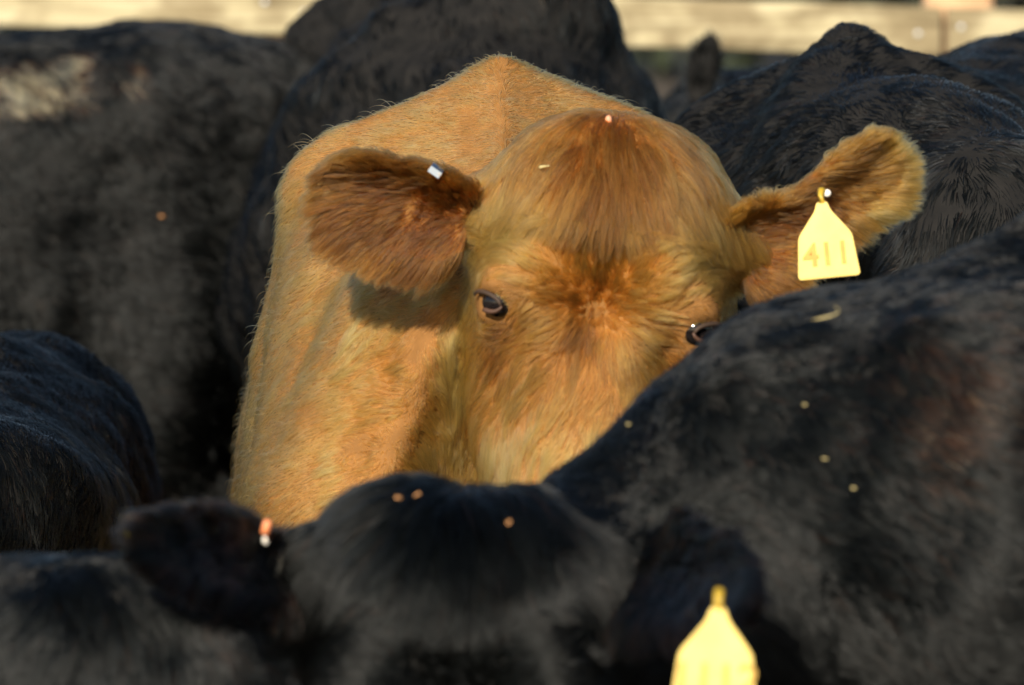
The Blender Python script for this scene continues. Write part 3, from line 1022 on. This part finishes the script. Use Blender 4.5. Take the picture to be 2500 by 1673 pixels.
# cow behind it along the fence
c = P(380, 95, 10.55)
A2 = Cow((c[0], c[1]), 90, c[2] / 1.385 - .012, 1.0); A2.seed = 8; A2.lump = .014
std_neck(A2, [A2.world((0, -.1, .98)), A2.world((0, -.4, .88)), A2.world((0, -.7, .76))], [.2, .16, .13])
A2.set_head(A2.world((0, -.9, .78)), A2.R @ np.array([0, -.3, -1]), A2.R @ np.array([0, -1, .3]))
A2.solid(h=.03)
A2.make('black cow behind the muddy one, only its back showing under the fence rail', 'cow', BLACK_GROUP, BLACK_SKIN)
A2.fur(25000, BLACK_FUR, .034, .002, seed=22, tint=black_tint(A2), clump=.02)

# big cow seen from behind, straight over the red one
rp = P(1275, 0, 8.35)
B = Cow((rp[0] - .125, rp[1] + 1.28), 183, 1.05, 1.04); B.seed = 5; B.lump = .028
std_neck(B, [B.world((0, -.1, 1.15)), B.world((0, -.4, 1.1)), B.world((0, -.6, 1.0))], [.2, .16, .13])
B.set_head(B.world((0, -.75, .9)), B.R @ np.array([0, -.3, -1]), B.R @ np.array([0, -1, .3]))
B.rear = .065
for (a, b, ra, rb, k) in ((P(968, 80, 8.5), P(1040, 70, 8.6), .046, .05, .05), (P(1180, 75, 8.55), P(1370, 75, 8.55), .085, .085, .07), (P(1270, 60, 8.5), P(1250, 60, 9.1), .09, .09, .07)):
    B.extra.append((B.loc(a).astype(np.float32), B.loc(b).astype(np.float32), ra, rb, k))
B.solid(h=.022)
B.make('large black cow with its rump rising above the top rail behind the red cow', 'cow', BLACK_GROUP, BLACK_SKIN)
B.fur(100000, BLACK_FUR, .026, .0014, lift=.3, clump=.014, clump_amt=.55, wav=.6, seed=23, tint=black_tint(B, .42))

# cow on the right with the sharp withers, its head turned away to the right
wc = P(2077, 62, 7.25)
Cc = Cow((wc[0], wc[1]), -20, wc[2] / 1.385 - .006, .95); Cc.seed = 6; Cc.lump = .015
po = P(2440, 430, 6.72)
std_neck(Cc, [wc + np.array([0, -.08, -.26]), wc * .5 + po * .5 + np.array([0, 0, -.17]), po + np.array([0, .05, -.1])], [.2, .165, .14])
Cc.set_head(po + np.array([.06, -.06, -.2]), (.25, -.05, -1), (.75, -.7, .1), 1.0)
Cc.solid(h=.03, fine=((-.5, .6), (-.9, .3), (.95, 1.45)), fh=.014)
Cc.make('black cow with sharply peaked withers standing behind the red cow\'s tagged ear', 'cow', BLACK_GROUP, BLACK_SKIN)
Cc.fur(150000, BLACK_FUR, .030, .0010, lift=.32, clump=.012, clump_amt=.65, wav=.75, seed=24, tint=black_tint(Cc, .45))

# small cow along the fence, one ear up
hd = P(1650, 400, 10.2)
D = Cow((hd[0] + .42, hd[1] + .28), -90, P(1900, 120, 10.4)[2] / 1.385 - .015, 1.0); D.seed = 9
D.set_head(hd + np.array([0, 0, -.02]), (-.35, -.3, -1), (-.6, -.8, .1), .95)
std_neck(D, [D.world((0, -.1, 1.02)), D.world((0, -.3, 1.02)), D.world(D.hpt(0, -.08, -.16))], [.2, .17, .13])
tipd = D.loc(P(1738, 82, 10.2)); rt = D.loc(P(1705, 250, 10.2))
D.ears = [ear_sheet(rt, tipd - rt, None, D.dirl((-.3, -1, .1)), np.linalg.norm(tipd - rt), .034, 1.2),
          ear_sheet(D.hpt(-.12, -.09, -.09), D.hvec(-1, .1, -.2), None, D.hvec(-.2, .3, 1), .16, .055, 1.0)]
D.solid(h=.026)
D.make('black cow at the fence with a single upright ear showing against the rail', 'cow', BLACK_GROUP, BLACK_SKIN)
D.fur(40000, BLACK_FUR, .032, .0018, seed=25, tint=black_tint(D), clump=.016)

# young cow, rump to the camera at the left
E = Cow((-.655, P(0, 800, 6.2)[1] + 1.02), 180, .725, .98); E.seed = 10; E.lump = .012
std_neck(E, [E.world((0, -.1, .8)), E.world((0, -.4, .8)), E.world((0, -.6, .74))], [.17, .14, .11])
E.set_head(E.world((0, -.72, .66)), E.R @ np.array([0, -.3, -1]), E.R @ np.array([0, -1, .3]), .85)
E.solid(h=.022)
E.make('young black cow at the left with its rounded furry rump to the camera', 'cow', BLACK_GROUP, BLACK_SKIN)
E.fur(130000, BLACK_FUR, .026, .0008, lift=.5, clump=.008, clump_amt=.5, wav=.6, seed=26, tint=black_tint(E, .44))

# nearest cow: body to the right, head turned to the camera
wh = P(2760, 415, 5.22)
Hc = Cow((wh[0], wh[1]), -90, wh[2] / 1.385, 1.0); Hc.seed = 12; Hc.lump = .014
pl = P(1135, 1150, 4.98)
Hc.set_head(pl + np.array([-.005, -.13, -.20]), (-.03, -.38, -1), (-.06, -1, .36), 1.15)
n1 = P(1960, 700, 5.18); n2 = P(1560, 960, 5.14)
std_neck(Hc, [wh + np.array([.0, .0, -.30]), n1 + np.array([.012, .0, -.197]), n2 + np.array([.02, .0, -.230]), Hc.world(Hc.hpt(0, -.06, -.18))], [.22, .165, .15, .12])
le0 = Hc.hpt(-.125, -.135, -.11); re0 = Hc.hpt(.130, -.130, -.08)
lt = Hc.loc(P(300, 1330, 4.78)); rt_ = Hc.loc(P(1840, 1470, 4.62))
Hc.ears = [ear_sheet(le0, lt - le0, None, Hc.hvec(-.12, .02, 1), np.linalg.norm(lt - le0) * .88, .038, .8, prof=[.4, .75, 1, 1, .8, .6, .3]),
           ear_sheet(re0, rt_ - re0, None, Hc.hvec(-.35, -.1, 1), np.linalg.norm(rt_ - re0) * .92, .048, .6, prof=[.8, 1, 1, .85, .65, .45, .2])]
for (a, b, ra, rb, k) in ((P(2075, 790, 4.99), P(2150, 1050, 4.93), -.012, -.02, .05), (P(2150, 1050, 4.93), P(2290, 1360, 4.9), -.02, -.03, .05),
                          (P(2380, 1050, 5.08), P(2440, 1400, 5.05), .12, .13, .08),
                          (P(748, 1300, 5.0), P(742, 1262, 5.0), .022, .012, .02), (P(940, 1215, 5.0), P(915, 1140, 5.0), .012, .004, .015)):
    Hc.extra.append((Hc.loc(a).astype(np.float32), Hc.loc(b).astype(np.float32), ra, rb, k))
Hc.solid(h=.022)
Hc.make('nearest black cow looking at the camera, blurred yellow tag hanging from its ear', 'cow', BLACK_GROUP, BLACK_SKIN)
Hc.add_eyes(M_LID_BLACK, M_LID_BLACK)
q = Hc.q; a, sx = q[:, 0], q[:, 1]
hdw = np.clip(Hc.inhead * 4, 0, 1)
pollm = np.exp(-(a / .085) ** 2 - ((sx + .17) / .075) ** 2) * hdw
lm = 1 + 1.7 * pollm + .7 * Hc.ear_w
px, py, _ = project(Hc.world(Hc.V))
brn = np.exp(-((px - 2300) / 200) ** 2 - ((py - 1000) / 220) ** 2)
t = np.minimum(black_tint(Hc, .42), .56) + .28 * brn
t[Hc.ear_w > 0] = .56 + .10 * Hc.ear_w[Hc.ear_w > 0]  # ear hair raised, most at the rim: light painted into the tint
Hc.fur(190000, BLACK_FUR, .030, .0013, lift=.34, clump=.016, clump_amt=.6, wav=.65, seed=27, tint=t, lenmul=lm)
t2 = ear_tag(Hc, P(1754, 1482, 4.60), 1.0, 3, 4, 0, '1112')
mb = MB(); mb.tube([(0, 0, 0), (.004, -.002, .006), (.007, 0, .016)], [.0035, .0042, .003], 10)
o = mb.build('ear_stud', M_ORANGE, Hc.root, True); o.location = tuple(Hc.loc(on_coat(Hc, 632, 1310, .012)[0]))
mb = MB(); mb.ball((-.002, -.002, -.002), (.0042, .003, .0042)); o2 = mb.build('ear_stud', M_PIN, Hc.root, True); o2.location = o.location

# lowest, most blurred cow in the lower left corner, head down
wg = P(-160, 1360, 4.98)
G = Cow((wg[0], wg[1]), 90, wg[2] / 1.385 - .012, .95); G.seed = 14; G.lump = .014
std_neck(G, [G.world((0, -.1, .84)), P(300, 1770, 4.96), P(560, 1830, 4.98)], [.16, .135, .105])
G.set_head(P(520, 2130, 4.9), (.3, 0, -1), (1, -.25, .3), .85)
G.solid(h=.022)
G.make('black cow with lowered neck in front at the lower left, most out of focus', 'cow', BLACK_GROUP, BLACK_SKIN)
G.fur(70000, BLACK_FUR, .03, .0014, lift=.35, clump=.016, clump_amt=.6, wav=.6, seed=28, tint=black_tint(G, .42))

# ----------------------------------------------------------------- straw and chaff caught in the coats
STRAW_GROUP = 'bits of straw and chaff caught in the coats'


def bit(cow, px, py, length, r, m, label, curl=0.0, ang=0.0, lift=.013, kind='chaff_flake'):
    c, n = on_coat(cow, px, py, lift)
    n = unit(n); t = unit(np.cross(n, [0.1, .2, 1.0])); b = np.cross(n, t)
    d = math.cos(ang) * t + math.sin(ang) * b; e = np.cross(n, d)
    pts, rr = [], []
    for k in range(9):
        u = k / 8 - .5
        pts.append(d * (length * u) + e * (curl * length * (.25 - u * u) * 2) + n * (.15 * length * (.25 - u * u)))
        rr.append(r * .68 * (.3 + .7 * math.sqrt(max(0, 1 - (2 * u) ** 2))) * (1 + .45 * math.sin(5 * u + px) + .25 * math.sin(17 * u + py)))
    mb = MB(); mb.tube(pts, rr, 8)
    o = mb.build(kind, m, None, True)
    o.location = tuple(c)
    tag(o, label, 'straw' if kind == 'straw_stalk' else 'chaff', STRAW_GROUP)
    return o


bit(red, 1338, 424, .012, .0018, M_STRAW, "pale seed husk lying in the red cow's brown forelock", ang=.2)
bit(A, 378, 515, .010, .0022, M_STRAW_O, "small orange flake on the muddy side-on cow's flank")
bit(G, 303, 1358, .016, .0026, M_STRAW_Y, 'bright yellow bit of straw on the lowered neck of the lower left cow', ang=0, lift=.022)
bit(Hc, 960, 1252, .006, .0026, M_STRAW_O, "leftmost of the three orange flakes on the nearest cow's poll")
bit(Hc, 1022, 1256, .006, .0023, M_STRAW_O, "middle one of three orange flakes on the nearest cow's poll", ang=.8)
bit(Hc, 1263, 1300, .008, .0026, M_STRAW_O, "orange flake right of the hair parting on the nearest cow's poll", ang=1.2)
bit(Hc, 2010, 800, .030, .0010, M_STRAW, 'curled straw stalk on the crest of the nearest cow below the red cow\'s tag', curl=1.2, ang=1.4, kind='straw_stalk')
bit(Hc, 1994, 1020, .004, .0012, M_STRAW, "pale fleck straight below the curled straw on the nearest cow's neck")
bit(Hc, 2022, 1122, .005, .0016, M_STRAW, "brightest pale fleck in the middle of the nearest cow's neck")
bit(Hc, 2087, 1186, .005, .0013, M_STRAW, "pale fleck beside the shoulder crease, rightmost on the nearest cow's neck")
bit(Hc, 1552, 1067, .005, .0013, M_STRAW, "lone pale fleck on the nearest cow's neck close to the red cow's nose")
c, n = on_coat(red, 1487, 300, .004)
mb = MB(); mb.ball((0, 0, 0), (.0035, .003, .0045), nu=12, nv=8)
o = mb.build('horn_bud', simple('pink_horn', (.55, .26, .15), rough=.5), red.root, True); o.location = tuple(red.loc(c))
